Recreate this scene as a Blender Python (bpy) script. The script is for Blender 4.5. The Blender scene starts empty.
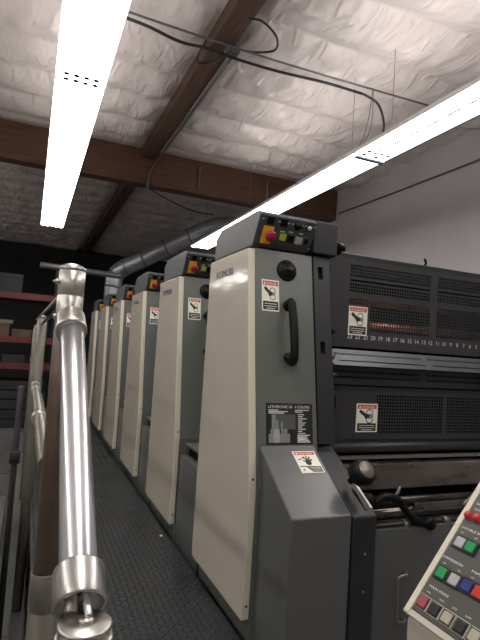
import bpy, bmesh, math, random
from mathutils import Vector as V, Matrix, noise
random.seed(7)
C = bpy.context.scene.collection
PI = math.pi
# ------------------------------------------------------------------ camera, world, exposure
def cam_setup():
    yaw, pitch, roll, f = .3939, .0628, .0644, 501.11
    cy, sy, cp, sp = math.cos(yaw), math.sin(yaw), math.cos(pitch), math.sin(pitch)
    fw = V((sy*cp, cy*cp, sp)); r = V((cy, -sy, 0)); u = r.cross(fw)
    cr, sr = math.cos(roll), math.sin(roll)
    r2 = r*cr + u*sr; u2 = u*cr - r*sr
    cd = bpy.data.cameras.new('camera'); c = bpy.data.objects.new('camera', cd); C.objects.link(c)
    cd.sensor_fit = 'VERTICAL'; cd.sensor_height = 36; cd.lens = 36*f/640; cd.clip_start = .02
    m = Matrix((r2, u2, -fw)).transposed().to_4x4(); m.translation = V((0, 0, 1.21)); c.matrix_world = m
    bpy.context.scene.camera = c
cam_setup()
w = bpy.data.worlds.new('world'); bpy.context.scene.world = w; w.use_nodes = True
w.node_tree.nodes['Background'].inputs[0].default_value = (.8, .78, .75, 1)
w.node_tree.nodes['Background'].inputs[1].default_value = .02
vs = bpy.context.scene.view_settings
vs.view_transform = 'Standard'; vs.look = 'None'; vs.gamma = 1; vs.use_curve_mapping = False; vs.exposure = .35
LAMP = 8.0; UPL = 11.5

# ------------------------------------------------------------------ materials
def mat(name, col, rough=.5, metal=0, noise_amt=0, scale=8, bump=0, bscale=40, spec=.5, emit=0, stretch=(1, 1, 1), col2=None, bdist=.01, coat=0, rvar=0):
    m = bpy.data.materials.new(name); m.use_nodes = True; nt = m.node_tree; b = nt.nodes['Principled BSDF']
    b.inputs['Roughness'].default_value = rough; b.inputs['Metallic'].default_value = metal
    b.inputs['Specular IOR Level'].default_value = spec; b.inputs['Base Color'].default_value = (*col, 1)
    if coat: b.inputs['Coat Weight'].default_value = coat; b.inputs['Coat Roughness'].default_value = .08
    if emit:
        b.inputs['Emission Color'].default_value = (*col, 1); b.inputs['Emission Strength'].default_value = emit
    L = nt.links.new
    if noise_amt or bump or col2 or rvar:
        tc = nt.nodes.new('ShaderNodeTexCoord'); mp = nt.nodes.new('ShaderNodeMapping'); mp.inputs['Scale'].default_value = stretch
        L(tc.outputs['Object'], mp.inputs[0])
    if noise_amt or col2 or rvar:
        n = nt.nodes.new('ShaderNodeTexNoise'); n.inputs['Scale'].default_value = scale; n.inputs['Detail'].default_value = 6
        L(mp.outputs[0], n.inputs[0])
        if noise_amt or col2:
            cr = nt.nodes.new('ShaderNodeValToRGB'); cr.color_ramp.elements[0].position = .3; cr.color_ramp.elements[1].position = .7
            c2 = col2 or tuple(x*(1+noise_amt) for x in col); c1 = tuple(x*(1-noise_amt) for x in col) if not col2 else col
            cr.color_ramp.elements[0].color = (*c1, 1); cr.color_ramp.elements[1].color = (*[min(1, x) for x in c2], 1)
            L(n.outputs[0], cr.inputs[0]); L(cr.outputs[0], b.inputs['Base Color'])
        if rvar:
            mr = nt.nodes.new('ShaderNodeMapRange'); mr.inputs['From Min'].default_value = .3; mr.inputs['From Max'].default_value = .7
            mr.inputs['To Min'].default_value = max(.02, rough-rvar); mr.inputs['To Max'].default_value = rough+rvar
            L(n.outputs[0], mr.inputs[0]); L(mr.outputs[0], b.inputs['Roughness'])
    if bump:
        n2 = nt.nodes.new('ShaderNodeTexNoise'); n2.inputs['Scale'].default_value = bscale; n2.inputs['Detail'].default_value = 4
        bp = nt.nodes.new('ShaderNodeBump'); bp.inputs['Strength'].default_value = bump; bp.inputs['Distance'].default_value = bdist
        L(mp.outputs[0], n2.inputs[0]); L(n2.outputs[0], bp.inputs['Height']); L(bp.outputs[0], b.inputs['Normal'])
    return m
M = dict(
 cream=mat('cream enamel', (.50, .455, .39), .10, bump=.3, bscale=2.2, stretch=(1, .8, 2.2), noise_amt=.03, scale=3, bdist=.012, spec=.5, rvar=.04),
 creamedge=mat('cream edge enamel', (.66, .62, .50), .3),
 gray=mat('grey green enamel', (.130, .138, .126), .32, noise_amt=.06, scale=5, spec=.5, rvar=.05),
 cover=mat('grey cover enamel', (.100, .104, .104), .3, noise_amt=.03, scale=3, spec=.5),
 box=mat('charcoal enamel', (.065, .068, .072), .4, noise_amt=.08, scale=10),
 dark=mat('dark frame paint', (.019, .020, .022), .45, noise_amt=.12, scale=10),
 guard=mat('dark guard paint', (.036, .037, .039), .45, noise_amt=.1, scale=10),
 guardl=mat('slate guard paint', (.075, .08, .092), .38, noise_amt=.1, scale=10),
 black=mat('black plastic', (.005, .005, .006), .42, spec=.2),
 void=mat('interior shade black', (.004, .004, .004), .8, spec=.1),  # near-black put in for the shade inside the press and under treads
 copper=mat('copper roller', (.75, .36, .22), .28, 1, noise_amt=.1, scale=20),
 steel=mat('brushed steel', (.58, .57, .56), .32, 1, noise_amt=.04, scale=30),
 alu=mat('polished tube', (.78, .79, .84), .3, 1),
 cast=mat('cast fitting', (.60, .58, .54), .36, 1, noise_amt=.12, scale=60, bump=.4, bscale=120, bdist=.001),
 galv=mat('galvanised pipe', (.24, .225, .20), .45, .65, noise_amt=.12, scale=9),
 browntint=mat('brown reflection pipe', (.17, .125, .10), .42, .6, noise_amt=.2, scale=10),  # brown reflection on the steel post, put into the pipe colour
 worn=mat('worn steel bar', (.30, .27, .245), .30, 1, noise_amt=.15, scale=6, stretch=(.4, 1, 3), rvar=.06),
 oily=mat('oily dark steel', (.07, .067, .065), .35, .8, noise_amt=.2, scale=12),
 tread=mat('black tread plate', (.014, .016, .018), .44, .3, noise_amt=.25, scale=6, rvar=.1),
 wood=mat('glulam timber', (.070, .030, .018), .5, col2=(.150, .070, .042), scale=5, stretch=(.5, 6, 9)),
 joist=mat('old joist timber', (.060, .033, .024), .6, col2=(.120, .070, .050), scale=5, stretch=(6, .5, 9)),
 wall=mat('grey painted wall', (.44, .415, .43), .8, noise_amt=.06, scale=1.2),
 farwall=mat('unlit far wall', (.03, .03, .032), .9, noise_amt=.1, scale=1),  # gloom of the unlit far end put into the wall colour
 palewall=mat('pale painted wall', (.55, .53, .50), .8, noise_amt=.05, scale=1),
 floor=mat('grey concrete', (.13, .125, .12), .5, noise_amt=.3, scale=2),
 lamp=mat('lit diffuser', (1, .97, .93), .5, emit=LAMP),
 uplamp=mat('added ceiling fill', (1, .95, .91), .5, emit=UPL), upfill_dim=mat('added ceiling fill dim', (1, .95, .91), .5, emit=UPL*.7),  # added glow above the housings, brightens the ceiling
 lampwhite=mat('white lamp enamel', (.72, .70, .68), .4),
 hole=mat('dark hole', (.03, .03, .03), .8),
 cable=mat('black cable', (.015, .015, .017), .5),
 conduit=mat('grey conduit', (.18, .18, .19), .45, .6),
 duct=mat('spiral duct', (.42, .44, .47), .38, .75, noise_amt=.12, scale=6, rvar=.08),
 red=mat('red rack paint', (.11, .016, .012), .5, noise_amt=.15, scale=6),
 rackblue=mat('dark rack paint', (.02, .022, .03), .5),
 carton=mat('brown board', (.10, .068, .045), .8, noise_amt=.2, scale=6),
 paperw=mat('pale ream', (.17, .16, .14), .8, noise_amt=.1, scale=6),
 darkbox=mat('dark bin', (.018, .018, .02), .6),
 tablem=mat('streaked steel sheet', (.075, .075, .07), .30, .6, noise_amt=.25, scale=3, stretch=(1, 2, 1), rvar=.06),
 white=mat('label white', (.88, .87, .76), .45), dred=mat('label red', (.62, .075, .045), .45), ink=mat('label black', (.015, .015, .015), .45),
 print=mat('pale print', (.75, .75, .72), .5), grayprint=mat('grey print', (.24, .25, .24), .5), darkprint=mat('dark grey print', (.09, .095, .09), .5), midprint=mat('mid grey print', (.38, .39, .37), .5), blue=mat('logo blue', (.03, .04, .12), .4),
 yellow=mat('estop yellow', (.80, .42, .03), .4), estop=mat('estop red', (.35, .012, .05), .3), estop2=mat('switch orange red', (.5, .06, .02), .35),
 lime=mat('lime lens', (.45, .55, .03), .3), beige=mat('beige button', (.42, .41, .32), .4),
 conbody=mat('console cream', (.50, .46, .39), .45, noise_amt=.04, scale=10), conedge=mat('console trim', (.62, .57, .47), .4), conface=mat('console face', (.062, .062, .055), .45, noise_amt=.05, scale=10),
 bgreen=mat('green key', (.01, .27, .075), .3), bwhite=mat('grey white key', (.40, .39, .42), .3), bblue=mat('blue key', (.015, .03, .17), .3),
 bred=mat('red key', (.5, .03, .03), .3), bpink=mat('rose key', (.33, .055, .075), .3), bblack=mat('black key', (.014, .014, .014), .3), bcream=mat('cream key', (.38, .36, .27), .35),
)
def blanket_material():
    m = bpy.data.materials.new('insulation facing'); m.use_nodes = True; nt = m.node_tree; b = nt.nodes['Principled BSDF']; L = nt.links.new
    b.inputs['Base Color'].default_value = (.66, .60, .58, 1); b.inputs['Roughness'].default_value = .30
    b.inputs['Specular IOR Level'].default_value = .6
    tc = nt.nodes.new('ShaderNodeTexCoord'); mp = nt.nodes.new('ShaderNodeMapping'); mp.inputs['Scale'].default_value = (2.2, .9, 1); mp.inputs['Rotation'].default_value = (0, 0, .5)
    L(tc.outputs['Object'], mp.inputs[0])
    n = nt.nodes.new('ShaderNodeTexNoise'); n.inputs['Scale'].default_value = 3.2; n.inputs['Detail'].default_value = 5; n.inputs['Distortion'].default_value = 1.2
    try: n.noise_type = 'RIDGED_MULTIFRACTAL'
    except Exception: pass
    L(mp.outputs[0], n.inputs[0])
    bp = nt.nodes.new('ShaderNodeBump'); bp.inputs['Strength'].default_value = .65; bp.inputs['Distance'].default_value = .04
    L(n.outputs[0], bp.inputs['Height']); L(bp.outputs[0], b.inputs['Normal'])
    return m
M['blanket'] = blanket_material()

# ------------------------------------------------------------------ mesh helpers
def box(bm, x0, x1, y0, y1, z0, z1, mi=0):
    v = [bm.verts.new((x, y, z)) for z in (z0, z1) for x, y in ((x0, y0), (x1, y0), (x1, y1), (x0, y1))]
    for f in ((3, 2, 1, 0), (4, 5, 6, 7), (0, 1, 5, 4), (1, 2, 6, 5), (2, 3, 7, 6), (3, 0, 4, 7)):
        bm.faces.new([v[i] for i in f]).material_index = mi
def hexa(bm, p, mi=0):      # 8 points, bottom ring then top ring
    v = [bm.verts.new(q) for q in p]
    for f in ((3, 2, 1, 0), (4, 5, 6, 7), (0, 1, 5, 4), (1, 2, 6, 5), (2, 3, 7, 6), (3, 0, 4, 7)):
        bm.faces.new([v[i] for i in f]).material_index = mi
def prism_x(bm, pts, x0, x1, mi=0):   # yz outline extruded along x
    a = [bm.verts.new((x0, y, z)) for y, z in pts]; b = [bm.verts.new((x1, y, z)) for y, z in pts]
    fs = [bm.faces.new(a), bm.faces.new(b[::-1])]
    n = len(pts)
    for i in range(n): fs.append(bm.faces.new((a[i], b[i], b[(i+1) % n], a[(i+1) % n])))
    for f in fs: f.material_index = mi
def prism_y(bm, pts, y0, y1, mi=0):   # xz outline extruded along y
    a = [bm.verts.new((x, y0, z)) for x, z in pts]; b = [bm.verts.new((x, y1, z)) for x, z in pts]
    fs = [bm.faces.new(a), bm.faces.new(b[::-1])]
    n = len(pts)
    for i in range(n): fs.append(bm.faces.new((a[i], b[i], b[(i+1) % n], a[(i+1) % n])))
    for f in fs: f.material_index = mi
def frame_of(d):
    d = V(d).normalized(); a = V((0, 0, 1)) if abs(d.z) < .9 else V((1, 0, 0)); s = d.cross(a).normalized(); return s, d.cross(s).normalized(), d
def lathe(bm, p, d, prof, seg=32, mi=0):    # prof: (along, radius)
    s, t, d = frame_of(d); p = V(p); rings = []
    for h, r in prof:
        rings.append([bm.verts.new(p+d*h+(s*math.cos(a)+t*math.sin(a))*r) for a in [2*PI*i/seg for i in range(seg)]] if r > 1e-5 else [bm.verts.new(p+d*h)])
    for A, B in zip(rings, rings[1:]):
        for i in range(seg):
            j = (i+1) % seg
            if len(A) == 1 and len(B) == 1: continue
            q = (A[0], B[j], B[i]) if len(A) == 1 else (A[i], A[j], B[0]) if len(B) == 1 else (A[i], A[j], B[j], B[i])
            f = bm.faces.new(q); f.smooth = True; f.material_index = mi
    for R in (rings[0], rings[-1]):
        if len(R) > 1: bm.faces.new(R).material_index = mi
def cyl(bm, a, b, r, seg=24, mi=0):
    a, b = V(a), V(b); L = (b-a).length; e = min(r*.12, L*.1)
    lathe(bm, a, b-a, [(0, r-e), (e, r), (L-e, r), (L, r-e)], seg, mi)
def sweep(bm, pts, r, seg=10, n=6, mi=0):
    pts = [V(p) for p in pts]; P = [pts[0]*2-pts[1]]+pts+[pts[-1]*2-pts[-2]]; out = []
    for i in range(1, len(P)-2):
        for k in range(n):
            t = k/n; a, b, c, d = P[i-1:i+3]
            out.append(.5*((2*b)+(c-a)*t+(2*a-5*b+4*c-d)*t*t+(3*b-a-3*c+d)*t**3))
    out.append(pts[-1]); rings = []; s = None
    for i, p in enumerate(out):
        d = (out[min(i+1, len(out)-1)]-out[max(i-1, 0)]).normalized()
        if s is None: s = frame_of(d)[0]
        s = (s-d*s.dot(d)).normalized(); t = d.cross(s)
        rings.append([bm.verts.new(p+(s*math.cos(2*PI*j/seg)+t*math.sin(2*PI*j/seg))*r) for j in range(seg)])
    for A, B in zip(rings, rings[1:]):
        for j in range(seg):
            f = bm.faces.new((A[j], A[(j+1) % seg], B[(j+1) % seg], B[j])); f.smooth = True; f.material_index = mi
    bm.faces.new(rings[0]); bm.faces.new(rings[-1][::-1])
def lines(holes):    # sorted breakpoints with flags
    xs = []
    for a, b in holes: xs += [a, b]
    return xs
def perforated(bm, mapf, w, h, xh, zh, solid=()):   # plate 0..w x 0..h, hole columns xh and rows zh; rows (a,b,'slot') run the full width of the columns
    xs = [0]+lines(xh)+[w]; zs = [0]; flags = [False]
    for r in zh: zs += [r[0], r[1]]
    zs.append(h)
    hx = set(range(1, len(xs)-1, 2)); hz = set(range(1, len(zs)-1, 2))
    G = [[None]*len(xs) for _ in zs]
    def vt(i, j):
        if G[j][i] is None: G[j][i] = bm.verts.new(mapf(xs[i], zs[j]))
        return G[j][i]
    for j in range(len(zs)-1):
        slot = j in hz and len(zh[(j-1)//2]) > 2
        for i in range(len(xs)-1):
            if j in hz and i in hx and not slot:
                cx, cz = (xs[i]+xs[i+1])/2, (zs[j]+zs[j+1])/2
                if not any(a <= cx <= b and c <= cz <= d for a, b, c, d in solid): continue
            if slot and 0 < i < len(xs)-2 and (xs[i+1]-xs[i]) < .03: continue
            bm.faces.new((vt(i, j), vt(i+1, j), vt(i+1, j+1), vt(i, j+1)))
TEXT = {}
def text_geo(s):
    if s not in TEXT:
        c = bpy.data.curves.new('t', 'FONT'); c.body = s; c.size = 1; c.resolution_u = 2
        o = bpy.data.objects.new('t', c); C.objects.link(o); dg = bpy.context.evaluated_depsgraph_get()
        me = bpy.data.meshes.new_from_object(o.evaluated_get(dg)); vs_ = [(v.co.x, v.co.y) for v in me.vertices]
        x0 = min(v[0] for v in vs_); x1 = max(v[0] for v in vs_)
        TEXT[s] = ([(x-x0, y) for x, y in vs_], [list(p.vertices) for p in me.polygons], x1-x0)
        bpy.data.objects.remove(o); bpy.data.meshes.remove(me); bpy.data.curves.remove(c)
    return TEXT[s]
class Art:      # flat print laid on a surface: o origin, u right, v up
    def __init__(s, o, u, v, lift=.0006):
        s.bm = bmesh.new(); s.o = V(o); s.u = V(u).normalized(); s.v = V(v).normalized(); s.n = s.u.cross(s.v); s.l = lift; s.m = []
    def mi(s, k):
        if k not in s.m: s.m.append(k)
        return s.m.index(k)
    def pt(s, x, y, lev): return s.o+s.u*x+s.v*y+s.n*(s.l*lev)
    def poly(s, pts, k, lev=1):
        f = s.bm.faces.new([s.bm.verts.new(s.pt(x, y, lev)) for x, y in pts]); f.material_index = s.mi(k)
    def rect(s, x, y, w, h, k, lev=1): s.poly([(x, y), (x+w, y), (x+w, y+h), (x, y+h)], k, lev)
    def slab(s, x, y, w, h, t, k):
        p = [s.o+s.u*a+s.v*b for a, b in ((x, y), (x+w, y), (x+w, y+h), (x, y+h))]
        hexa(s.bm, p+[q+s.n*t for q in p], s.mi(k))
    def disc(s, x, y, r, k, lev=1, seg=20, sy=1): s.poly([(x+r*math.cos(2*PI*i/seg), y+r*sy*math.sin(2*PI*i/seg)) for i in range(seg)], k, lev)
    def ring(s, x, y, r0, r1, k, lev=1, seg=24):
        for i in range(seg):
            a, b = 2*PI*i/seg, 2*PI*(i+1)/seg
            s.poly([(x+r0*math.cos(a), y+r0*math.sin(a)), (x+r1*math.cos(a), y+r1*math.sin(a)), (x+r1*math.cos(b), y+r1*math.sin(b)), (x+r0*math.cos(b), y+r0*math.sin(b))], k, lev)
    def text(s, t, x, y, size, k, lev=2, width=None, mid=False):
        vv, ff, w_ = text_geo(t); sx = (width/w_ if width else size); x0 = x-(w_*sx/2 if mid else 0)
        vs_ = [s.bm.verts.new(s.pt(x0+a*sx, y+b*size, lev)) for a, b in vv]
        for f in ff:
            try: s.bm.faces.new([vs_[i] for i in f]).material_index = s.mi(k)
            except ValueError: pass
    def make(s, name, parent): return obj(name, s.bm, [M[k] for k in s.m], parent, normals=False)
def obj(name, bm, m, parent=None, bevel=0, smooth=False, solid=0, normals=True, seg=2):
    if normals: bmesh.ops.recalc_face_normals(bm, faces=bm.faces)
    off = V((0, 0, 0)); p = parent
    while p is not None: off += p.location; p = p.parent
    if parent is None and 'kind' not in name:
        xs = [v.co for v in bm.verts]; off = V(((min(v.x for v in xs)+max(v.x for v in xs))/2, (min(v.y for v in xs)+max(v.y for v in xs))/2, min(v.z for v in xs)))
    bmesh.ops.translate(bm, vec=-off, verts=bm.verts)
    me = bpy.data.meshes.new(name); bm.to_mesh(me); bm.free()
    if smooth:
        for f in me.polygons: f.use_smooth = True
    o = bpy.data.objects.new(name, me); C.objects.link(o)
    for mm in (m if isinstance(m, list) else [m]): me.materials.append(mm)
    if parent is None: o.location = off
    else: o.parent = parent
    if solid: md = o.modifiers.new('s', 'SOLIDIFY'); md.thickness = solid; md.offset = 0
    if bevel: md = o.modifiers.new('b', 'BEVEL'); md.width = bevel; md.segments = seg; md.limit_method = 'ANGLE'
    return o
def tag(o, label, cat, group=None):
    o['label'] = label; o['category'] = cat
    if group: o['group'] = group
    return o
def thing(name, label, cat, loc, group=None):
    o = bpy.data.objects.new(name, None); C.objects.link(o); o.location = loc; o.empty_display_size = .1
    return tag(o, label, cat, group)
def struct(name, bm, m, **k):
    o = obj(name, bm, m, **k); o['kind'] = 'structure'; return o
def NB(): return bmesh.new()
def copy_tree(o, parent=None):
    c = o.copy(); C.objects.link(c)
    if parent: c.parent = parent
    for ch in list(o.children): copy_tree(ch, c)
    return c

# ------------------------------------------------------------------ the room
FZ = -.4
b = NB(); box(b, -6, 4.85, -4, 17, FZ-.1, FZ); struct('floor', b, M['floor'])
b = NB(); box(b, 4.85, 5.0, -4, 17, FZ, 4.4); struct('wall_right', b, M['wall'])
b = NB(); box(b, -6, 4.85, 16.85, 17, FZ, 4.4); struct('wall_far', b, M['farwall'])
b = NB(); box(b, -6.15, -6, -4, 17, FZ, 4.4); struct('wall_left', b, M['palewall'])
b = NB(); box(b, -6, 4.85, -4.15, -4, FZ, 4.4); struct('wall_back', b, M['palewall'])
def blanket():
    bm = NB(); X0, X1, Y0, Y1 = -6, 4.85, -4, 16.85; sx, sy = .05, .05
    nx, ny = int((X1-X0)/sx), int((Y1-Y0)/sy); rows = []
    for j in range(ny+1):
        y = Y0+(Y1-Y0)*j/ny; row = []
        for i in range(nx+1):
            x = X0+(X1-X0)*i/nx
            yy = y+.07*noise.noise((x*.8, y*.3, 3))+.03*noise.noise((x*3, y, 9))
            t = ((yy-3.93)/.645) % 1.0; k = math.floor((yy-3.93)/.645)
            pil = abs(math.sin(PI*t))**.55*(.10+.03*noise.noise((x*.9, k*7.3, 1)))
            dx = min(abs(x-1.427), abs(x+3.5), abs(x-6.2)); side = min(1, (max(0, dx-.1)/.25))**.6
            wr = .026*noise.noise((x*5.5+y*2, y*2.5-x, k*3.1))+.012*noise.noise((x*11, y*7, k))+.045*abs(noise.noise((x*3.2-y*1.5, y*3, 5+k)))+.018*abs(noise.noise((x*7+y*3, y*4, 8+k)))
            side *= min(1, max(.12, (7.5-y)/.35)) if y < 7.6 else 1
            z = 4.2-pil*side-wr*side*(.4+.6*math.sin(PI*t))
            row.append(bm.verts.new((x, y, z)))
        rows.append(row)
    for A, B in zip(rows, rows[1:]):
        for i in range(nx): bm.faces.new((A[i], A[i+1], B[i+1], B[i])).smooth = True
    box(bm, X0, X1, Y0, Y1, 4.3, 4.4)
    o = struct('ceiling', bm, M['blanket'], normals=False)
blanket()
# timbers
b = NB(); box(b, -6, 4.84, 7.5, 7.72, 3.65, 4.19)
tag(obj('ceiling_beam', b, M['wood'], bevel=.008), 'massive reddish brown laminated timber beam crossing under the white ceiling blanket', 'beam')
b = NB(); box(b, 1.325, 1.53, -4, 7.49, 4.04, 4.22)
tag(obj('ceiling_joist', b, M['joist'], bevel=.005), 'brown joist running overhead towards the big beam, nearer the camera than the beam', 'joist')
b = NB(); box(b, 1.325, 1.53, 7.73, 16.8, 4.04, 4.22)
tag(obj('ceiling_joist', b, M['joist'], bevel=.005), 'dark joist continuing beyond the big cross beam into the shaded far ceiling', 'joist')

# ------------------------------------------------------------------ strip lights
def strip_light(x, y0, y1, label, slots=False, up=0):
    t = thing('strip_light', label, 'light', (x, (y0+y1)/2, 3.16), 'rows of white strip lights under the ceiling')
    h = .185
    b = NB(); prism_y(b, [(x-h, 3.165), (x-.075, 3.285), (x+.075, 3.285), (x+h, 3.165)], y0, y1); obj('housing', b, M['lampwhite'], t, bevel=.004)
    b = NB(); prism_y(b, [(x-h+.006, 3.163), (x-h+.03, 3.150), (x+h-.03, 3.150), (x+h-.006, 3.163)], y0+.01, y1-.01); obj('diffuser', b, M['lamp'], t)
    for yy in (y1-.045, y1-.125):
        for k in range(4):
            b = NB(); xx = x-.105+.07*k; lathe(b, (xx, yy, 3.1515), (0, 0, -1), [(0, .022), (.005, .021), (.005, 0)], 12)
            obj('screw_head', b, M['hole'], t)
    if up:
        b = NB(); prism_y(b, [(x-.07, 3.286), (x-.05, 3.30), (x+.05, 3.30), (x+.07, 3.286)], y0+.03, y1-.03); obj('ceiling_fill', b, M[up], t)  # added upward-facing glow that fills the ceiling with light, not a fixture part
    for yy in (y0+.3, y1-.3):
        b = NB(); cyl(b, (x, yy, 3.27), (x, yy, 4.12), .0022, 6); obj('hanger_wire', b, M['conduit'], t)
    if slots:
        q = y0+.15
        while q < y1-.2: b = NB(); box(b, x-.036, x-.014, q, q+.14, 3.146, 3.1505); obj('slot', b, M['lampwhite'], t); q += .22
    return t
UPS = {-1.31: 'uplamp', 1.32: 'uplamp', 3.94: 'upfill_dim', 6.56: 0}  # added ceiling fill per fixture: weaker before the beam, none beyond
ys = [(-3.9, -1.33), (-1.31, 1.3), (1.32, 3.92), (3.94, 6.54), (6.56, 9.18)]
nm = ['second from the camera end, overhead', 'nearest in view', 'middle one, crossing the timber beam', 'farthest, ending above the racks']
for (a, c), s in zip(ys[1:], nm): strip_light(.192, a, c, 'white strip light of the left row, '+s, up=UPS[a])
nm = ['behind the camera', 'nearest in view, upper right', 'middle one, past the hanging bracket', 'farthest, ending behind the control box']
for (a, c), s in zip(ys[1:], nm): strip_light(2.88, a, c, 'white strip light of the right row, '+s, slots=1 < a < 3, up=UPS[a])
for a, c in ys+[(9.22, 11.86), (11.88, 14.5)]:
    strip_light(-3.2, a, c, 'white strip light of the outer row left of the walkway, over the open floor', up='uplamp')
t = bpy.data.objects['strip_light.006']
b = NB(); sweep(b, [(2.96, 4.197, 3.94), (3.13, 4.17, 3.86), (3.19, 4.14, 3.65), (3.10, 4.07, 3.45), (2.93, 3.98, 3.28)], .012, 8); obj('power_cord', b, M['cable'], t)
b = NB(); sweep(b, [(2.86, 4.12, 3.28), (3.02, 4.2, 3.6), (3.14, 4.28, 4.1)], .003, 6); obj('suspension_wire', b, M['cable'], t)
b = NB(); sweep(b, [(3.14, 4.28, 4.1), (3.2, 4.38, 3.7), (3.0, 4.42, 3.28)], .003, 6); obj('suspension_wire', b, M['cable'], t)
b = NB(); box(b, 2.72, 3.04, 3.905, 3.955, 3.125, 3.145)
tag(obj('joining_bracket', b, M['conduit'], bevel=.003), 'small metal joining bracket between two strip lights of the right row', 'bracket')

# ------------------------------------------------------------------ cables under the ceiling
def cable(name, label, pts, r, m='cable', cat='cable', seg=8):
    b = NB(); sweep(b, pts, r, seg); return tag(obj(name, b, M[m]), label, cat)
Zc = 3.95
cable('power_cable', 'thick black cable crossing the ceiling from the left lamp row to the joist', [(.40, 4.2, 3.97), (.7, 4.17, 3.93), (1.0, 4.2, 3.9), (1.28, 4.25, 3.95), (1.55, 4.27, 3.945), (2.0, 4.24, 3.93), (2.5, 4.19, 3.93), (2.95, 4.2, 3.94)], .014)
cable('conduit_pipe', 'thin straight grey conduit crossing under the joist beside the black cable', [(.38, 4.14, 3.985), (1.3, 4.17, 3.985), (2.3, 4.17, 3.985), (3.8, 4.12, 3.985)], .010, 'conduit', 'conduit')
cable('looped_cable', 'black cable looping down beside the joist and back to its junction box', [(1.60, 4.225, 4.015), (1.75, 4.19, 4.02), (1.86, 4.05, 4.0), (1.76, 3.82, 3.96), (1.58, 3.72, 3.98), (1.46, 3.74, 3.985)], .010)
cable('drooping_cable', 'black cable drooping under the joist left of the junction box', [(1.445, 4.36, 3.99), (1.36, 4.48, 3.96), (1.26, 4.48, 3.93), (1.22, 4.36, 3.93), (1.235, 4.29, 3.97), (1.26, 4.24, 4.03)], .009)
cable('joist_conduit', 'grey conduit strapped along the joist side and bent down over the timber beam', [(1.56, 4.38, 4.02), (1.56, 5.5, 4.02), (1.56, 6.9, 4.02), (1.54, 7.40, 3.98), (1.46, 7.46, 3.8), (1.45, 7.47, 3.58)], .017, 'conduit', 'conduit')
b = NB(); box(b, 1.46, 1.58, 4.22, 4.34, 3.975, 4.038)
tag(obj('junction_box', b, M['conduit'], bevel=.006), 'small grey junction box at the joist where cables meet', 'box')
cable('hanging_cable', 'black cable sagging below the timber beam towards the right lamp row', [(1.47, 7.4, 3.56), (1.75, 7.4, 3.45), (2.1, 7.6, 3.42), (2.5, 8.0, 3.50), (2.8, 8.3, 3.6)], .009)
cable('wall_conduit', 'thin dark conduit running level along the grey side wall', [(4.825, 7.4, 3.75), (4.825, 5.6, 3.72), (4.825, 2.0, 3.70)], .012, 'conduit', 'conduit')
b = NB(); cyl(b, (2.25, 7.47, 3.72), (2.25, 7.47, 4.06), .008, 8); box(b, 2.235, 2.265, 7.455, 7.495, 3.98, 4.08)
tag(obj('hanger_rod', b, M['conduit']), 'short vertical hanger rod fixed on the face of the timber beam', 'rod')

# ------------------------------------------------------------------ duct and far pipe
t = thing('air_duct', 'round silver spiral duct running above the far press units and dropping at an elbow', 'duct', (1.54, 10.1, FZ))
b = NB(); P0 = [V((1.47, 10.32, FZ+.002)), V((1.47, 10.32, 2.35)), V((1.50, 10.31, 2.60)), V((1.66, 10.22, 2.76)), V((2.00, 10.10, 2.96)), V((2.40, 9.89, 3.21)), V((2.80, 9.69, 3.46)), V((3.15, 9.52, 3.66)), V((3.45, 9.46, 3.76)), V((3.80, 9.46, 3.80))]
sweep(b, P0, .170, 28, 8); obj('duct_pipe', b, M['duct'], t)
for i in range(1, 7):
    a, c = P0[i], P0[i+1]; d = (c-a).normalized(); b = NB(); lathe(b, a-d*.02, d, [(0, .165), (.0, .180), (.04, .180), (.04, .165)], 28); obj('duct_seam', b, M['galv'], t)
b = NB(); cyl(b, (0.06, 9.7, 2.54), (1.5, 9.7, 2.50), .055, 16)
tag(obj('overhead_pipe', b, M['conduit']), 'pale grey horizontal pipe high beyond the handrail post, above the racks', 'pipe')

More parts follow.
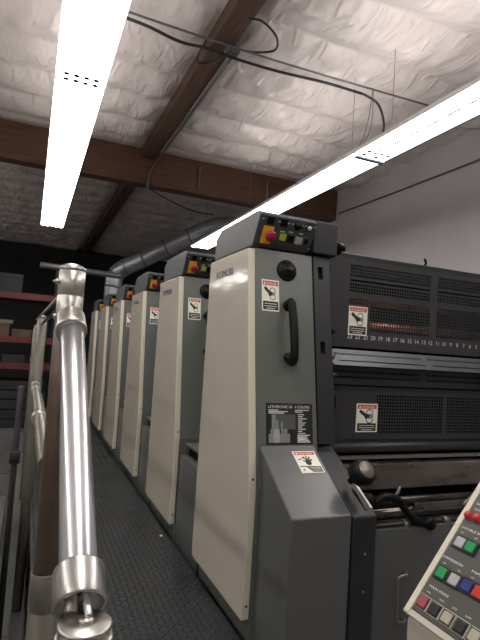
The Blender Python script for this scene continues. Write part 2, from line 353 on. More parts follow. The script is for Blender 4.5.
# ------------------------------------------------------------------ printing units
S = .162
def yn(z): return 2.016+S*max(0, z-.61)
UP = V((0, S, 1)).normalized(); XR = V((1, 0, 0))
def danger(name, o, u, v, w_, h_, parent, hand=False, lab=None):
    a = Art(o, u, v); a.slab(0, 0, w_, h_, .0012, 'white'); a.l = .0006; L0 = 2.6
    a.rect(w_*.05, h_*.82, w_*.90, h_*.14, 'dred', L0); a.text('DANGER', w_*.56, h_*.845, h_*.11, 'white', L0+1, width=w_*.58, mid=True)
    a.poly([(w_*.1, h_*.85), (w_*.22, h_*.85), (w_*.16, h_*.935)], 'white', L0+1)
    if not hand:
        a.rect(w_*.06, h_*.04, w_*.88, h_*.27, 'ink', L0)
        for k, (q, ww) in enumerate(((.22, .72), (.145, .74), (.075, .5))): a.rect(w_*(.5-ww/2), h_*q, w_*ww, h_*.022, 'print', L0+1)
        for cy_ in (.66, .45):
            a.ring(w_*.62, h_*cy_, w_*.13, w_*.165, 'ink', L0); 
        a.disc(w_*.62, h_*.555, w_*.17, 'grayprint', L0+.4, sy=.55)
        a.poly([(w_*.12, h_*.73), (w_*.2, h_*.79), (w_*.42, h_*.66), (w_*.62, h_*.6), (w_*.6, h_*.52), (w_*.42, h_*.46), (w_*.36, h_*.56), (w_*.15, h_*.68)], 'ink', L0+.8)
    else:
        a.poly([(w_*.95, h_*.04), (w_*.95, h_*.28), (w_*.06, h_*.32), (w_*.06, h_*.28), (w_*.32, h_*.27), (w_*.52, h_*.04)], 'ink', L0)
        for k, (q, x0, ww) in enumerate(((.22, .42, .48), (.16, .47, .43), (.10, .52, .38))): a.rect(w_*x0, h_*q, w_*ww, h_*.02, 'print', L0+1)
        a.disc(w_*.16, h_*.14, w_*.04, 'ink', L0)
        cx, cy_ = w_*.5, h_*.46
        a.disc(cx, cy_, w_*.13, 'ink', L0+.4)
        for ang, ln in ((150, .24), (112, .33), (88, .36), (64, .33), (38, .27)):
            c_, s_ = math.cos(ang*PI/180), math.sin(ang*PI/180); wd = w_*.034
            x1, y1 = cx+c_*w_*ln, cy_+s_*w_*ln
            a.poly([(cx-s_*wd, cy_+c_*wd), (cx+s_*wd, cy_-c_*wd), (x1+s_*wd*.8, y1-c_*wd*.8), (x1-s_*wd*.8, y1+c_*wd*.8)], 'ink', L0+.6)
        a.poly([(w_*.1, h_*.62), (w_*.3, h_*.66), (w_*.3, h_*.63), (w_*.12, h_*.58)], 'ink', L0)
        a.poly([(w_*.3, h_*.72), (w_*.42, h_*.7), (w_*.36, h_*.64)], 'ink', L0)
    o_ = a.make(name, parent); o_['label'] = lab or 'red, white and black danger label'; return o_

def make_unit():
    t = thing('printing_unit', 'x', 'printing press', (.95, 2.4, FZ), 'printing units of the press along the walkway')
    # side panel
    b = NB(); prism_x(b, [(2.016, .06), (2.724, .06), (2.7357, 1.711), (yn(1.711), 1.711), (2.016, .61)], .930, .968)
    o = obj('side_panel', b, [M['cream'], M['creamedge']], t, bevel=.006); 
    for f in o.data.polygons:
        if abs(f.normal.x) < .5: f.material_index = 1
    sp = o
    for z in (.12, .655):
        b = NB(); lathe(b, (.952, yn(z)+.0005, z), (0, -1, S if z > .6 else 0), [(0, .0058), (.003, .005), (.003, 0)], 14); obj('screw', b, M['ink'], sp)
    a = Art((.930, 2.665, 1.600), (0, -1, 0), (0, 0, 1)); [a.text('KOMORI', .05+e_, 0, .058, 'blue', 1+e_*100, width=.24) for e_ in (0, .003, .006)]; a.make('logo', sp)
    # housing
    b = NB(); prism_x(b, [(2.020, FZ), (2.70, FZ), (2.70, 1.718), (yn(1.718)+.004, 1.718), (2.020, .61)], .9685, 1.287); h = obj('housing', b, M['gray'], t, bevel=.004)
    def fp(x, z, d=0): return V((x, yn(z)+.004-d, z))
    # round inspection knob
    n = V((0, -1, S)).normalized(); p = fp(1.139, 1.622)
    b = NB(); lathe(b, p, n, [(0, .053), (.006, .054), (.012, .048), (.010, .040), (.024, .034), (.030, .020), (.032, 0)], 32); kn = obj('recessed_knob', b, M['black'], t)
    b = NB(); box(b, 1.118, 1.160, p.y-.040, p.y-.026, 1.618, 1.632); obj('grip_bar', b, M['oily'], kn, bevel=.004)
    # danger label on the face
    danger('danger_label', fp(1.003, 1.412, .0002), XR, UP, .092, .155, t)
    # D handle
    b = NB(); zt, zb = 1.465, 1.175; y0 = yn(1.45)
    xh = 1.140
    prf = [(xh, yn(zt-.02)+.005, zt-.02), (xh, yn(zt)-.035, zt-.002), (xh, yn(zt)-.052, zt-.035), (xh, yn(1.3)-.056, 1.32), (xh, yn(zb)-.052, zb+.035), (xh, yn(zb)-.035, zb+.002), (xh, yn(zb)+.005, zb+.02)]
    sweep(b, prf, .020, 14, 6); hd = obj('door_handle', b, M['black'], t)
    for z in (zt-.02, zb+.02): b = NB(); lathe(b, fp(xh, z), n, [(0, .026), (.01, .024), (.014, .016)], 20); obj('mounting_boss', b, M['black'], hd)
    # side frame column beside the face
    b = NB(); x0, x1 = 1.292, 1.385
    def slab(xa, xb, za, zb_, th=.012):
        hexa(b, [(xa, yn(za), za), (xb, yn(za), za), (xb, yn(za)+th, za), (xa, yn(za)+th, za), (xa, yn(zb_), zb_), (xb, yn(zb_), zb_), (xb, yn(zb_)+th, zb_), (xa, yn(zb_)+th, zb_)])
    slab(x0, x0+.026, .80, 1.725); slab(x1-.040, x1, .80, 1.725)
    for za, zb_ in ((.80, 1.225), (1.285, 1.60), (1.665, 1.725)): slab(x0+.026, x1-.040, za, zb_)
    prism_x(b, [(yn(.8)+.03, .8), (2.70, .8), (2.70, 1.725), (yn(1.725)+.03, 1.725)], x0, x1)
    obj('side_frame', b, M['dark'], t)
    # control box
    cb_pts = [(yn(1.73)+.012, 1.728), (yn(1.73)-.004, 1.745), (2.125, 1.868), (2.165, 1.892), (2.66, 1.892), (2.74, 1.85), (2.74, 1.728)]
    b = NB(); prism_x(b, cb_pts, .955, 1.270); cb = obj('control_box', b, M['box'], t, bevel=.006)
    b = NB(); prism_x(b, [(2.165, 1.728), (2.165, 1.893), (2.60, 1.893), (2.60, 1.728)], 1.274, 1.415); obj('junction_housing', b, M['dark'], t, bevel=.006)
    # face of the control box: from (yn-.004,1.745) to (2.125,1.868)
    q0 = V((0, yn(1.73)-.004, 1.745)); q1 = V((0, 2.125, 1.868)); cv = (q1-q0).normalized(); cn = XR.cross(cv)
    def cp(x, z): return V((x, q0.y+(q1.y-q0.y)*(z-q0.z)/(q1.z-q0.z), z))
    def plate(name, x, z, w_, h_, th, m, par, bev=.002):
        o_ = cp(x, z)-XR*w_/2-cv*h_/2; b = NB(); pp = [o_, o_+XR*w_, o_+XR*w_+cv*h_, o_+cv*h_]; hexa(b, pp+[k+cn*th for k in pp]); return obj(name, b, M[m], par, bevel=bev)
    plate('stop_plate', 1.014, 1.782, .055, .088, .006, 'yellow', cb)
    b = NB(); lathe(b, cp(1.026, 1.784)+cn*.005, cn, [(0, .013), (.016, .014), (.017, .027), (.026, .028), (.034, .024), (.036, 0)], 26); obj('stop_button', b, M['estop'], cb)
    plate('toggle_switch', 1.014, 1.846, .034, .036, .010, 'black', cb)
    plate('toggle_switch', 1.086, 1.846, .036, .036, .010, 'black', cb)
    b = NB(); lathe(b, cp(1.165, 1.842)+cn*.001, cn, [(0, .021), (.008, .020), (.022, .014), (.026, 0)], 20); obj('selector_knob', b, M['black'], cb)
    b = NB(); o_ = cp(1.226, 1.842); lathe(b, o_+cn*.001, cn, [(0, .020), (.008, .019), (.008, 0)], 4); obj('gauge_bezel', b, M['black'], cb)
    b = NB(); lathe(b, o_+cn*.008, cn, [(0, .0115), (.005, .011), (.006, 0)], 20); obj('gauge_dial', b, M['print'], cb)
    plate('button_tray', 1.150, 1.776, .170, .056, .006, 'box', cb)
    plate('lime_button', 1.097, 1.784, .034, .032, .013, 'lime', cb)
    plate('black_button', 1.139, 1.782, .034, .036, .015, 'black', cb)
    plate('beige_button', 1.186, 1.780, .040, .036, .013, 'beige', cb)
    plate('key_switch', 1.230, 1.780, .018, .030, .010, 'black', cb)
    a = Art(cp(.97, 1.745)+cn*.0003, XR, cv)
    for k in range(8): a.rect(.085+.025*k, .113, .013, .006, 'print', 1)
    for x, z in ((.11, .068), (.155, .072), (.21, .072), (.03, .068)): a.rect(x, z, .025, .005, 'print', 1)
    for x, z in ((.005, .118), (.29, .118), (.29, .005)): a.disc(x, z, .004, 'print', 1, 8)
    a.make('face_print', cb)
    # guards
    GX0, GX1 = 1.388, 2.62; W = GX1-GX0
    cols = [(x, x+.012) for x in [.138+.0172*i for i in range(32)]]+[(x, x+.012) for x in [.738+.0172*i for i in range(27)]]
    rows = []
    z = .092
    while z < .25: rows.append((z, z+.012)); z += .0172
    z = .292
    for k in range(3): rows.append((z, z+.012)); z += .0172
    rows.append((.349, .359, 'slot')); z = .374
    for k in range(4): rows.append((z, z+.012)); z += .0172
    b = NB(); perforated(b, lambda x, zz: V((GX0+x, 2.2, 1.27+zz)), W, .466, cols, rows, solid=((.12, .275, 0, .225),))
    ug = obj('upper_guard', b, M['guard'], t, solid=.003)
    b = NB(); box(b, GX0, GX1, 2.2, 2.24, 1.733, 1.745); box(b, GX0, GX0+.03, 2.203, 2.24, 1.27, 1.733); box(b, GX0, GX1, 2.203, 2.235, 1.27, 1.30); box(b, 2.10, 2.12, 2.203, 2.22, 1.30, 1.733); obj('guard_rim', b, M['dark'], ug)
    danger('danger_label', (1.527, 2.198, 1.335), XR, (0, 0, 1), .118, .152, t)
    a = Art((GX0, 2.198, 1.27), XR, (0, 0, 1))
    for k in range(23): a.text(str(23-k), .262+.0497*k-.11, .046, .033, 'print', 1, mid=True)
    a.make('number_scale', ug)
    b = NB(); lathe(b, (1.43, 2.2, 1.345), (0, -1, 0), [(0, .013), (.012, .012), (.016, 0)], 16); obj('latch_knob', b, M['black'], ug)
    # rollers behind
    for y_, z_ in ((2.31, 1.545), (2.29, 1.39)): b = NB(); cyl(b, (1.42, y_, z_), (2.60, y_, z_), .035, 28); obj('copper_roller', b, M['copper'], t)
    b = NB(); cyl(b, (1.42, 2.44, 1.64), (2.60, 2.44, 1.64), .07, 24); obj('ink_roller', b, M['void'], t)  # blackened so the guard holes read as shaded depth
    # slate strip guard, tilted
    u2, v2 = V((1, 0, 0)), V((0, .07, .085)).normalized()
    o2 = V((1.405, 2.125, 1.175)); hW = 1.21
    cols2 = [(x, x+.010) for x in [.05+.0172*i for i in range(33)]]+[(x, x+.010) for x in [.66+.0172*i for i in range(30)]]
    b = NB(); perforated(b, lambda x, zz: o2+u2*(x-(.035*zz/.11))+v2*zz, hW, .104, cols2, [(.026, .033, 'slot'), (.066, .079)], solid=())
    sg = obj('strip_guard', b, M['guardl'], t, solid=.004)
    b = NB(); hexa(b, [(1.45, 2.142, 1.17), (2.61, 2.142, 1.17), (2.61, 2.147, 1.17), (1.45, 2.147, 1.17), (1.45, 2.205, 1.25), (2.61, 2.205, 1.25), (2.61, 2.21, 1.25), (1.45, 2.21, 1.25)]); obj('backing_strip', b, M['void'], sg)
    # dark middle guard
    cols3 = [(x, x+.011) for x in [.06+.0172*i for i in range(32)]]+[(x, x+.011) for x in [.66+.0172*i for i in range(30)]]
    b = NB(); perforated(b, lambda x, zz: V((1.415+x, 2.205, 1.075+zz)), 1.20, .105, cols3, [(.033, .044), (.062, .073)]); obj('middle_guard', b, M['guard'], t, solid=.003)
    # lower guard
    cols4 = [(x, x+.012) for x in [.325+.0172*i for i in range(27)]]+[(x, x+.012) for x in [.815+.0172*i for i in range(22)]]
    rows4 = [(x, x+.012) for x in [.03+.0172*i for i in range(12)]]
    b = NB(); perforated(b, lambda x, zz: V((1.40+x, 2.19, .795+zz)), 1.22, .265, cols4, rows4); lg = obj('lower_guard', b, M['guard'], t, solid=.003)
    b = NB(); box(b, 1.40, 2.62, 2.18, 2.21, 1.055, 1.067); box(b, 1.40, 2.62, 2.175, 2.20, .785, .800); obj('guard_rim', b, M['dark'], lg)
    danger('danger_label', (1.597, 2.187, .832), XR, (0, 0, 1), .135, .148, t)
    # interior body behind the guards and far frame
    b = NB(); box(b, 1.39, 2.62, 2.52, 3.18, FZ, 1.60); box(b, 1.39, 2.62, 2.235, 2.52, .80, 1.26); obj('machine_body', b, M['void'], t)  # black fill standing in for the shaded interior
    b = NB(); box(b, 2.625, 2.78, 2.05, 3.18, FZ, 1.74); obj('far_frame', b, M['dark'], t, bevel=.01)
    b = NB(); box(b, 1.39, 2.62, 2.28, 2.68, 1.725, 1.785); obj('top_cover', b, M['dark'], t, bevel=.006)
    b = NB(); sweep(b, [(2.15, 2.36, 1.78), (2.16, 2.34, 1.81), (2.14, 2.33, 1.835)], .008, 8, 4); obj('release_lever', b, M['black'], t)
    b = NB(); sweep(b, [(1.44, 2.38, 1.75), (1.44, 2.36, 1.82), (1.50, 2.35, 1.84), (1.55, 2.35, 1.82)], .018, 10, 5); lathe(b, (1.47, 2.262, 1.725), (0, 0, 1), [(0, .02), (.05, .025), (.055, .05), (.08, .052), (.09, .04), (.095, 0)], 20); box(b, 1.40, 1.48, 2.24, 2.27, 1.75, 1.775); obj('hose_fitting', b, M['black'], t)
    # pipework beside the column
    b = NB()
    cyl(b, (1.40, 2.15, .86), (1.40, 2.15, 1.16), .012, 10)
    for z, r, l in ((1.12, .014, .05), (1.02, .018, .03), (.965, .012, .05), (.90, .024, .03), (.86, .014, .045)): cyl(b, (1.385, 2.15, z), (1.385+l, 2.145, z+.004), r, 14)
    obj('valve_stack', b, M['oily'], t)
    b = NB(); sweep(b, [(1.39, 2.14, 1.06), (1.41, 2.12, 1.03), (1.43, 2.13, .98), (1.42, 2.14, .94), (1.395, 2.13, .90)], .009, 8, 6); obj('air_hose', b, M['oily'], t)
    b = NB(); lathe(b, (1.395, 2.15, 1.215), (.3, -1, 0), [(0, .016), (.02, .016), (.022, .010), (.03, 0)], 6); obj('hex_fitting', b, M['worn'], t)
    # tread between this unit and the next
    b = NB(); prism_x(b, [(2.742, FZ), (3.205, FZ), (3.205, .51), (2.742, .51)], .972, 1.385); st = obj('step_box', b, M['cover'], t, bevel=.004)
    b = NB(); box(b, 1.03, 1.375, 2.76, 3.2, .511, .575); obj('riser', b, M['void'], st)  # black fill, shade of the gap under the tread
    b = NB(); box(b, 1.0, 1.375, 2.745, 3.2, .576, .590)
    for i in range(9):
        for j in range(11):
            x, y = 1.02+.04*i, 2.76+.04*j; s = 1 if (i+j) % 2 else -1
            hexa(b, [V((x, y, .589))+V(q) for q in ((-.012, -s*.006-.004, 0), (.012, s*.006-.004, 0), (.012, s*.006+.004, 0), (-.012, -s*.006+.004, 0), (-.009, -s*.005-.002, .004), (.009, s*.005-.002, .004), (.009, s*.005+.002, .004), (-.009, -s*.005+.002, .004))])
    obj('tread_plate', b, M['galv'], st)
    return t
U = make_unit()
PIT = 1.2086
ul = ['nearest cream and grey printing unit, with the long black handle and black specification plate',
      'second printing unit from the camera, its cream panel just left of the nearest unit',
      'third printing unit from the camera, between the second unit and the narrower fourth',
      'fourth printing unit from the camera, a narrow cream strip with orange switch on top',
      'fifth printing unit from the camera, second from the far end under the duct elbow',
      'sixth printing unit, the farthest and narrowest, nearest the duct elbow']
U['label'] = ul[0]
for k in range(1, 6):
    c = copy_tree(U); c.location = U.location+V((0, PIT*k, 0)); c['label'] = ul[k]
# extras of the nearest unit only: cover, cheek, hand wheel, bar, levers, plate, lower door
t = U
a = Art((1.019, yn(.800)+.0038, .800), XR, UP); W_, H_ = .243, .186; a.slab(0, 0, W_, H_, .0012, 'ink'); L0 = 2.6
a.text('LITHRONE 26', .012, .164, .017, 'white', L0, width=.125); a.text('6 COLORS', .150, .164, .017, 'white', L0, width=.078)
for y, x0, ww in ((.153, .012, .05), (.146, .012, .10), (.139, .012, .08), (.153, .15, .075), (.145, .15, .04)): a.rect(x0, y, ww, .004, 'print', L0)
for x, y, w_, h_, k in ((.012, .008, .11, .04, 'grayprint'), (.022, .048, .012, .022, 'grayprint'), (.036, .008, .032, .06, 'midprint'), (.028, .068, .02, .066, 'grayprint'), (.075, .048, .01, .055, 'grayprint'), (.088, .040, .02, .03, 'grayprint'), (.05, .068, .012, .04, 'grayprint')):
    a.rect(x, y, w_, h_, k, L0 if k == 'grayprint' else L0+.5)
a.rect(.036, .068, .115, .068, 'darkprint', L0-.4)
for i in range(13):
    a.rect(.165, .133-.0095*i, .02+.04*random.random(), .004, 'print', L0)
for i in range(5): a.rect(.16-.0, .038-.0075*i, .05+.02*random.random(), .005, 'print', L0)
o = a.make('specification_plate', t); o['label'] = 'black specification plate with pale writing'
b = NB(); prism_x(b, [(yn(.797)+.001, .797), (1.724, .577), (1.724, FZ), (2.015, FZ), (2.015, .60)], .985, 1.264); obj('sloping_cover', b, M['cover'], t, bevel=.007, seg=3)
sv = V((0, yn(.797)-1.724, .220)).normalized()
o2 = V((1.135, 1.724, .577))+sv*.224+V((-.006, -.0003, .0005))
danger('danger_label', o2, XR, sv, .116, .127, t, hand=True, lab='danger label with a hand pictogram')
# side cheek of the frame
b = NB(); prism_x(b, [(2.10, .797), (1.729, .577), (1.719, .567), (1.719, FZ), (2.3, FZ), (2.3, .797)], 1.269, 1.386); ck = obj('frame_cheek', b, M['dark'], t, bevel=.006)
for z in (.42, .27): b = NB(); lathe(b, (1.33, 1.717, z), (0, -1, 0), [(0, .006), (.003, .005), (.003, 0)], 6); obj('bolt', b, M['galv'], ck)
b = NB(); prism_x(b, [(1.92, .6925), (1.75, .592), (1.75, .580), (1.92, .680)], 1.374, 1.385); obj('edge_strip', b, M['worn'], ck)
sn = V((0, -sv.z, sv.y))
b = NB(); pb = V((1.345, 1.729, .577))+sv*.02; 
pp = [pb+sn*.001, pb+XR*.014+sn*.001, pb+XR*.014+sv*.12+sn*.001, pb+sv*.12+sn*.001]; hexa(b, pp+[q+sn*.0015 for q in pp]); obj('slot_plate', b, M['ink'], ck)
b = NB(); ax = V((.05, -.75, .55)).normalized(); p = V((1.332, 1.790, .717))
lathe(b, p-ax*.06, ax, [(0, .014), (.05, .015), (.05, .036), (.065, .052), (.095, .057), (.118, .051), (.127, .041), (.125, .037), (.126, 0)], 32); hw = obj('hand_knob', b, M['black'], t)
b = NB(); lathe(b, p+ax*.0655, ax, [(0, .037), (.003, .036), (.004, 0)], 32); obj('knob_face', b, M['galv'], hw)['label'] = 'dull silver knob face'
# bars and levers in the opening under the guards
b = NB(); box(b, 1.40, 2.62, 2.05, 2.12, .572, .700); obj('cross_bar', b, M['worn'], t, bevel=.006)['label'] = 'worn shiny steel cross bar'
b = NB(); box(b, 1.40, 2.62, 2.10, 2.15, .712, .722); obj('bar_lip', b, M['galv'], t)
b = NB(); cyl(b, (1.39, 2.15, .762), (2.62, 2.15, .762), .026, 18); obj('guard_roller', b, M['dark'], t)
for y, z, r, m in ((1.99, .535, .018, 'oily'), (2.02, .47, .020, 'worn'), (2.03, .415, .022, 'oily'), (1.93, .445, .012, 'oily')):
    b = NB(); cyl(b, (1.378, y, z), (2.62, y, z), r, 16); obj('cross_rod', b, M[m], t)
b = NB(); box(b, 1.80, 2.62, 1.96, 1.975, .495, .525); obj('flat_rail', b, M['worn'], t, bevel=.003)
b = NB(); sweep(b, [(1.52, 1.93, .545), (1.60, 1.93, .575), (1.67, 1.92, .555), (1.72, 1.91, .495), (1.79, 1.90, .455), (1.86, 1.90, .440)], .019, 10, 6)
lathe(b, (1.50, 1.95, .565), (0, -1, 0), [(0, .03), (.04, .03), (.042, 0)], 18); lathe(b, (1.84, 1.92, .447), (0, -1, 0), [(0, .028), (.04, .028), (.042, 0)], 18); obj('curved_lever', b, M['black'], t)
b = NB(); sweep(b, [(1.64, 1.96, .54), (1.67, 1.94, .58), (1.69, 1.94, .615)], .008, 8, 4); obj('linkage_rod', b, M['galv'], t)
b = NB(); sweep(b, [(2.1, 1.95, .50), (2.25, 1.94, .60), (2.36, 1.94, .59)], .008, 8, 5); obj('linkage_rod', b, M['galv'], t)
for x in (1.70, 1.95, 2.2): b = NB(); lathe(b, (x, 1.925, .445), (1, 0, 0), [(0, .02), (.03, .02), (.03, 0)], 16); obj('shaft_collar', b, M['galv'], t)
b = NB(); box(b, 1.392, 2.3, 1.905, 2.45, FZ, .435); ld = obj('lower_door', b, M['cover'], t, bevel=.006)
b = NB(); sweep(b, [(1.70, 1.908, .232), (1.695, 1.875, .232), (1.66, 1.872, .230), (1.642, 1.872, .205), (1.642, 1.872, .05), (1.66, 1.872, .026), (1.695, 1.875, .024), (1.70, 1.908, .024)], .006, 12, 8); obj('bracket_handle', b, M['galv'], ld)

# ------------------------------------------------------------------ walkway
t = thing('walkway', 'black diamond tread walkway running along the press', 'walkway', (.49, 5.5, FZ))
b = NB(); box(b, .105, .925, 1.25, 9.6, -.012, 0)
x = .125; i = 0
while x < .92:
    y = 1.27+(0 if i % 2 else .0); j = 0
    while y < 9.55:
        s = 1 if (i+j) % 2 else -1; a0 = V((x, y, 0)); d = V((s*.707, .707, 0)); n_ = V((-d.y, d.x, 0))
        if y < 5.2 or j % 2 == 0:
            P_ = [a0+d*.016*p+n_*.0040*q for p, q in ((-1, 0), (0, -1), (1, 0), (0, 1))]; tp = [a0+d*.008*p+n_*.0020*q+V((0, 0, .0028)) for p, q in ((-1, 0), (0, -1), (1, 0), (0, 1))]
            v_ = [b.verts.new(q) for q in P_+tp]
            for f in ((4, 5, 6, 7), (0, 1, 5, 4), (1, 2, 6, 5), (2, 3, 7, 6), (3, 0, 4, 7)): b.faces.new([v_[q] for q in f])
        y += .031; j += 1
    x += .031; i += 1
obj('tread_plate', b, M['tread'], t)
b = NB(); box(b, .105, .145, 1.25, 9.6, -.12, -.013); obj('edge_channel', b, M['dark'], t)
b = NB(); box(b, .88, .92, 1.25, 9.6, -.12, -.013); obj('edge_channel', b, M['dark'], t)
for y in (1.6, 3.6, 5.6, 7.6, 9.4):
    b = NB(); box(b, .11, .91, y, y+.06, FZ, -.121); obj('cross_bearer', b, M['dark'], t)
b = NB(); lathe(b, (.88, 3.20, 0), (0, 0, 1), [(0, .010), (.006, .010), (.008, 0)], 6); tag(obj('floor_bolt', b, M['print']), 'small pale bolt head lying on the black walkway near the second unit', 'bolt')

# ------------------------------------------------------------------ handrail
t = thing('handrail', 'shiny metal pipe handrail with capped post and sloping stair rail at the walkway edge', 'handrail', (.07, 1.11, FZ))
px, py = .075, 1.190
def vcyl(bm, z0, z1, r, x=px, y=py, e=.002, seg=36): lathe(bm, (x, y, z0), (0, 0, 1), [(0, r-e), (e, r), (z1-z0-e, r), (z1-z0, r-e)], seg)
b = NB(); vcyl(b, .707, 1.235, .0275); obj('post', b, M['browntint'], t)['label'] = 'upper post pipe with a brown reflection in its colour'
b = NB(); vcyl(b, .627, .707, .0315); vcyl(b, FZ, .627, .0300); obj('post_sleeve', b, M['galv'], t)
b = NB(); lathe(b, (px+.002, py, 1.225), (0, 0, 1), [(0, .0275), (.006, .0285), (.083, .0285), (.084, .0277), (.087, .0277), (.088, .0285), (.140, .0285), (.1405, .0275), (.143, .0275), (.144, .0292), (.149, .0285), (.155, .021), (.158, .010), (.159, 0)], 40); obj('post_cap', b, M['cast'], t)
T0 = V((.0826, 1.150, 1.2465)); T1 = V((.0795, .655, .929)); d = (T1-T0).normalized()
b = NB(); lathe(b, T0-d*.030+V((-.002, 0, 0)), d, [(0, .022), (.004, .0300), (.044, .0312), (.050, .0328), (.060, .0328), (.064, .0318), (.064, .0250)], 40)
obj('collar', b, M['cast'], t)
b = NB(); lathe(b, V((px-.026, py-.004, 1.340)), (-1, -.2, 0), [(0, .006), (.006, .006), (.008, .003), (.012, .003)], 8); obj('set_screw', b, M['cast'], t)
b = NB(); lathe(b, V((px-.026, py-.004, 1.262)), (-1, -.2, 0), [(0, .007), (.004, .007), (.006, 0)], 12); obj('set_screw', b, M['cast'], t)
b = NB(); cyl(b, T0, T1, .0238, 40); obj('stair_rail', b, M['alu'], t)
b = NB(); lathe(b, T1-d*.002, d, [(0, .0240), (.001, .0295), (.004, .0305), (.046, .0312), (.048, .0295), (.047, .026), (.02, .024)], 44); obj('rail_coupler', b, M['steel'], t)
D = V((.0835, .594, .896))
b = NB(); cyl(b, T1+d*.02+V((.006, 0, .004)), D+V((.004, .006, .004)), .0048, 16); obj('hinge_pin', b, M['alu'], t)
b = NB(); cyl(b, T1+d*.02+V((-.008, 0, 0)), T1+d*.048+V((-.010, 0, -.004)), .008, 16); obj('hinge_lug', b, M['cast'], t)
b = NB(); lathe(b, D-V((0, 0, .004)), (0, 0, 1), [(0, .026), (.001, .0295), (.004, .0300), (.006, .028), (.0065, 0)], 40); lathe(b, D+V((.001, -.001, .002)), (0, 0, 1), [(0, .0095), (.005, .009), (.006, 0)], 6); obj('end_disc', b, M['cast'], t)
b = NB(); lathe(b, D-V((0, 0, .012)), (0, 0, -1), [(0, .026), (0, .0315), (.004, .0325), (.12, .0325), (.12, 0)], 40); obj('lower_socket', b, M['steel'], t)
b = NB(); cyl(b, D-V((0, 0, .004)), (D.x, D.y, FZ), .026, 28); obj('lower_post', b, M['steel'], t)
for y, r in ((3.30, .028), (5.5, .028), (7.7, .028)):
    b = NB(); vcyl(b, FZ, 1.335, r, .062, y); lathe(b, (.062, y, 1.335), (0, 0, 1), [(0, r), (.015, r*.8), (.022, 0)], 24)
    obj('rear_post', b, M['galv'] if y > 5 else M['galv'], t)
b = NB(); cyl(b, (.06, 3.28, 1.30), (.075, 1.205, 1.30), .007, 14); obj('top_rail', b, M['oily'], t)
b = NB(); cyl(b, (.03, 3.28, 1.325), (.052, 1.19, 1.305), .004, 12); obj('top_wire', b, M['steel'], t)
b = NB(); cyl(b, (.06, 7.7, 1.30), (.06, 3.32, 1.30), .014, 14); obj('top_rail', b, M['oily'], t)
b = NB(); cyl(b, (.045, 7.7, .93), (.06, 1.21, .93), .022, 20); obj('middle_rail', b, M['galv'], t)
for y in (1.9, 2.9, 3.22): b = NB(); cyl(b, (.0535, y, .93), (.0535, y+.06, .93), .026, 20); obj('rail_clamp', b, M['cast'], t)
b = NB(); cyl(b, (-.018, 2.6, FZ), (-.018, 2.6, .98), .014, 14); cyl(b, (-.018, 2.6, .62), (-.018, 2.6, .68), .024, 14); 
tag(obj('stand_pipe', b, M['dark']), 'thin dark upright pipe with a clamp, left of the handrail', 'pipe')

# ------------------------------------------------------------------ table left of the rail
t = thing('steel_table', 'low dark steel table with a streaky shiny top, left of the handrail', 'table', (-.75, 3.1, FZ))
b = NB(); box(b, -1.5, -.045, 1.3, 5.0, .235, .27); obj('table_top', b, M['tablem'], t, bevel=.004)
for x in (-1.44, -.10):
    for y in (1.4, 4.9): b = NB(); box(b, x-.03, x+.03, y-.03, y+.03, FZ, .234); obj('leg', b, M['dark'], t)
b = NB(); box(b, -1.40, -.13, 1.40, 4.9, -.15, -.12); obj('shelf', b, M['dark'], t)

# ------------------------------------------------------------------ pallet rack and its load
RY0, RY1 = 9.8, 10.7
t = thing('pallet_rack', 'tall pallet rack with red beams in the dark at far left', 'rack', (-1.1, 10.25, FZ))
for x in (-3.4, -1.3, .42):
    for y in (RY0, RY1): b = NB(); box(b, x-.04, x+.04, y-.04, y+.04, FZ, 2.6); obj('upright', b, M['rackblue'], t)
for z in (1.95, 1.17, .70):
    for y in (RY0-.05, RY1+.01): b = NB(); box(b, -3.35, .38, y-.02, y+.02, z-.055, z+.055); obj('cross_beam', b, M['red'], t)
    b = NB(); box(b, -3.35, .38, RY0-.03, RY1-.01, z+.02, z+.045); obj('shelf_deck', b, M['carton'], t)
def rbox(x0, x1, z0, h, m, name, label, y=RY0+.05, d=.6, cat='box'):
    b = NB(); box(b, x0, x1, y, y+d, z0, z0+h); box(b, x0-.005, x1+.005, y-.005, y+d+.005, z0+h*.8, z0+h); tag(obj(name, b, M[m], bevel=.006), label, cat)
rbox(-1.2, -.35, 1.216, .22, 'carton', 'cardboard_box', 'long brown flat box on the middle red rack beam, far left')
rbox(-.30, .02, 1.216, .14, 'carton', 'cardboard_box', 'low brown box on the middle red rack beam, left of the handrail post')
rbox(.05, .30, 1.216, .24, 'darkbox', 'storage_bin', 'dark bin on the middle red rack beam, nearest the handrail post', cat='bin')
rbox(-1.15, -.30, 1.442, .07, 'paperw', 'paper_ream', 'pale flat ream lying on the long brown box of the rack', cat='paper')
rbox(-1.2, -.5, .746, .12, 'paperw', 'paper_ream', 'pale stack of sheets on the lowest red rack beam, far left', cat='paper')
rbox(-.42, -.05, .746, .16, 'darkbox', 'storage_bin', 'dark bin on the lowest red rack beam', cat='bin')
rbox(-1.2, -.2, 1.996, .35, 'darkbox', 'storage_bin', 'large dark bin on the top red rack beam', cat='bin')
for k in range(5): 
    b = NB(); box(b, -1.2, .30, RY0, RY1-.1, FZ+.17*k, FZ+.17*k+.15); tag(obj('board_stack', b, M['darkbox'], bevel=.004), ['bottom', 'second lowest', 'middle', 'second highest', 'topmost'][k]+' dark stack of boards on the floor under the red rack', 'boards')

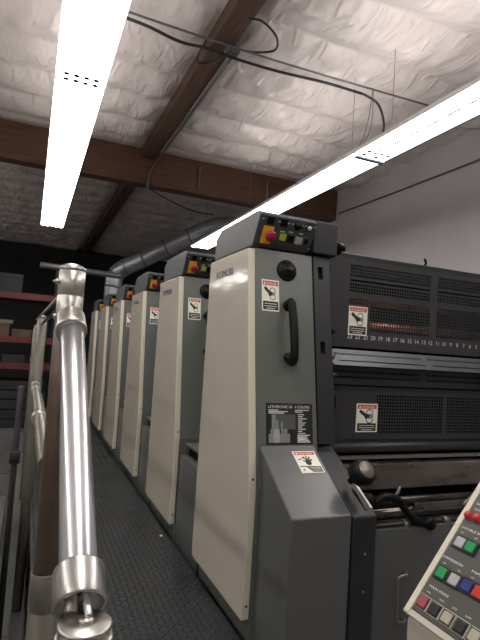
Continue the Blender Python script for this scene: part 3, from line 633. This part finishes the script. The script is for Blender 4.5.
# ------------------------------------------------------------------ console
t = thing('control_console', 'cream control console with sloping grey key panel at lower right, close to the camera', 'console', (.9, .43, FZ))
O = V((.659, .73, .768)); u = V((0, -1, 0)); v = V((.628, 0, .778)).normalized(); n = u.cross(v)
LEN = .40; WID = .62
b = NB(); top = O+v*LEN
prism_y(b, [(O.x+.002, FZ), (O.x+.002, O.z-.012), (O.x+.010, O.z-.004), (top.x, top.z-.004), (top.x+.12, top.z-.004), (top.x+.12, FZ)], .728, .73-WID); obj('cabinet', b, M['conbody'], t, bevel=.006)
def cslab(name, x, y, w_, h_, z0, th, m, par, bev=.0015):
    o_ = O+u*x+v*y+n*z0; pp = [o_, o_+u*w_, o_+u*w_+v*h_, o_+v*h_]; b = NB(); hexa(b, pp+[q+n*th for q in pp]); return obj(name, b, M[m], par, bevel=bev)
cslab('side_trim', -.001, -.002, .0125, LEN+.004, -.006, .010, 'conedge', t)
fc = cslab('key_panel', .0125, .0095, WID-.024, LEN-.012, -.006, .0085, 'conface', t, .0005)
cslab('front_trim', -.001, -.003, WID, .011, -.006, .009, 'conbody', t)
def key(x, y, m, s=.0195, h=.005): return cslab('key', x-s/2, y-s/2, s, s, .0028, h, m, fc)
def bez(x0, x1, y, s=.0265): return cslab('key_bezel', x0, y-s/2, x1-x0, s, .0022, .003, 'bblack', fc, .0008)
bez(.018, .068, .1528); key(.0315, .1528, 'bwhite'); key(.0547, .1528, 'bgreen')
bez(.016, .072, .0885); key(.0305, .0885, 'bgreen'); key(.0590, .0885, 'bwhite'); bez(.072, .128, .0905); key(.0855, .0905, 'bblue'); key(.1095, .0905, 'bred')
for k, m in enumerate(('bpink', 'bblack', 'bcream', 'bblack', 'bcream', 'bblack', 'bpink')):
    x = .0275+.0277*k; cslab('key_bezel', x-.0125, .0285-.0125, .025, .025, .0022, .003, 'conedge', fc, .0006); cslab('key_bezel', x-.0115, .0285-.0115, .023, .023, .0026, .0035, 'bblack', fc, .0006); key(x, .0285, m, .0185)
for x, y in ((.0180, .2065), (.0375, .2070), (.057, .2075)):
    b = NB(); lathe(b, O+u*x+v*y+n*.002, n, [(0, .0085), (.002, .0085), (.002, .0072), (.008, .0068), (.011, .004), (.0115, 0)], 20); obj('indicator_lamp', b, M['bred'], fc)
a = Art(O+n*.0026, u, v, .0003)
for s, x, y, sz, w_ in (('SAFETY', .018, .233, .0065, .030), ('RESET', .020, .222, .0045, .018), ('DOUBLE SHEET', .016, .180, .0062, .058), ('ON', .020, .1705, .004, None), ('OFF', .050, .1705, .004, None),
                    ('IMPRESSION', .014, .1155, .0062, .044), ('OFF', .020, .1055, .004, None), ('ON', .054, .1055, .004, None), ('PAPER', .078, .1155, .0062, .026), ('ON', .082, .1062, .004, None), ('OFF', .104, .1062, .004, None),
                    ('MAIN PRESS', .020, .0575, .0058, .044), ('RUN', .022, .047, .0042, None), ('INCH', .052, .047, .0042, None), ('STOP', .080, .047, .0042, None), ('SLOW', .107, .047, .0042, None)):
    a.text(s, x, y, sz, 'print', 1, width=w_)
a.make('key_legends', fc)
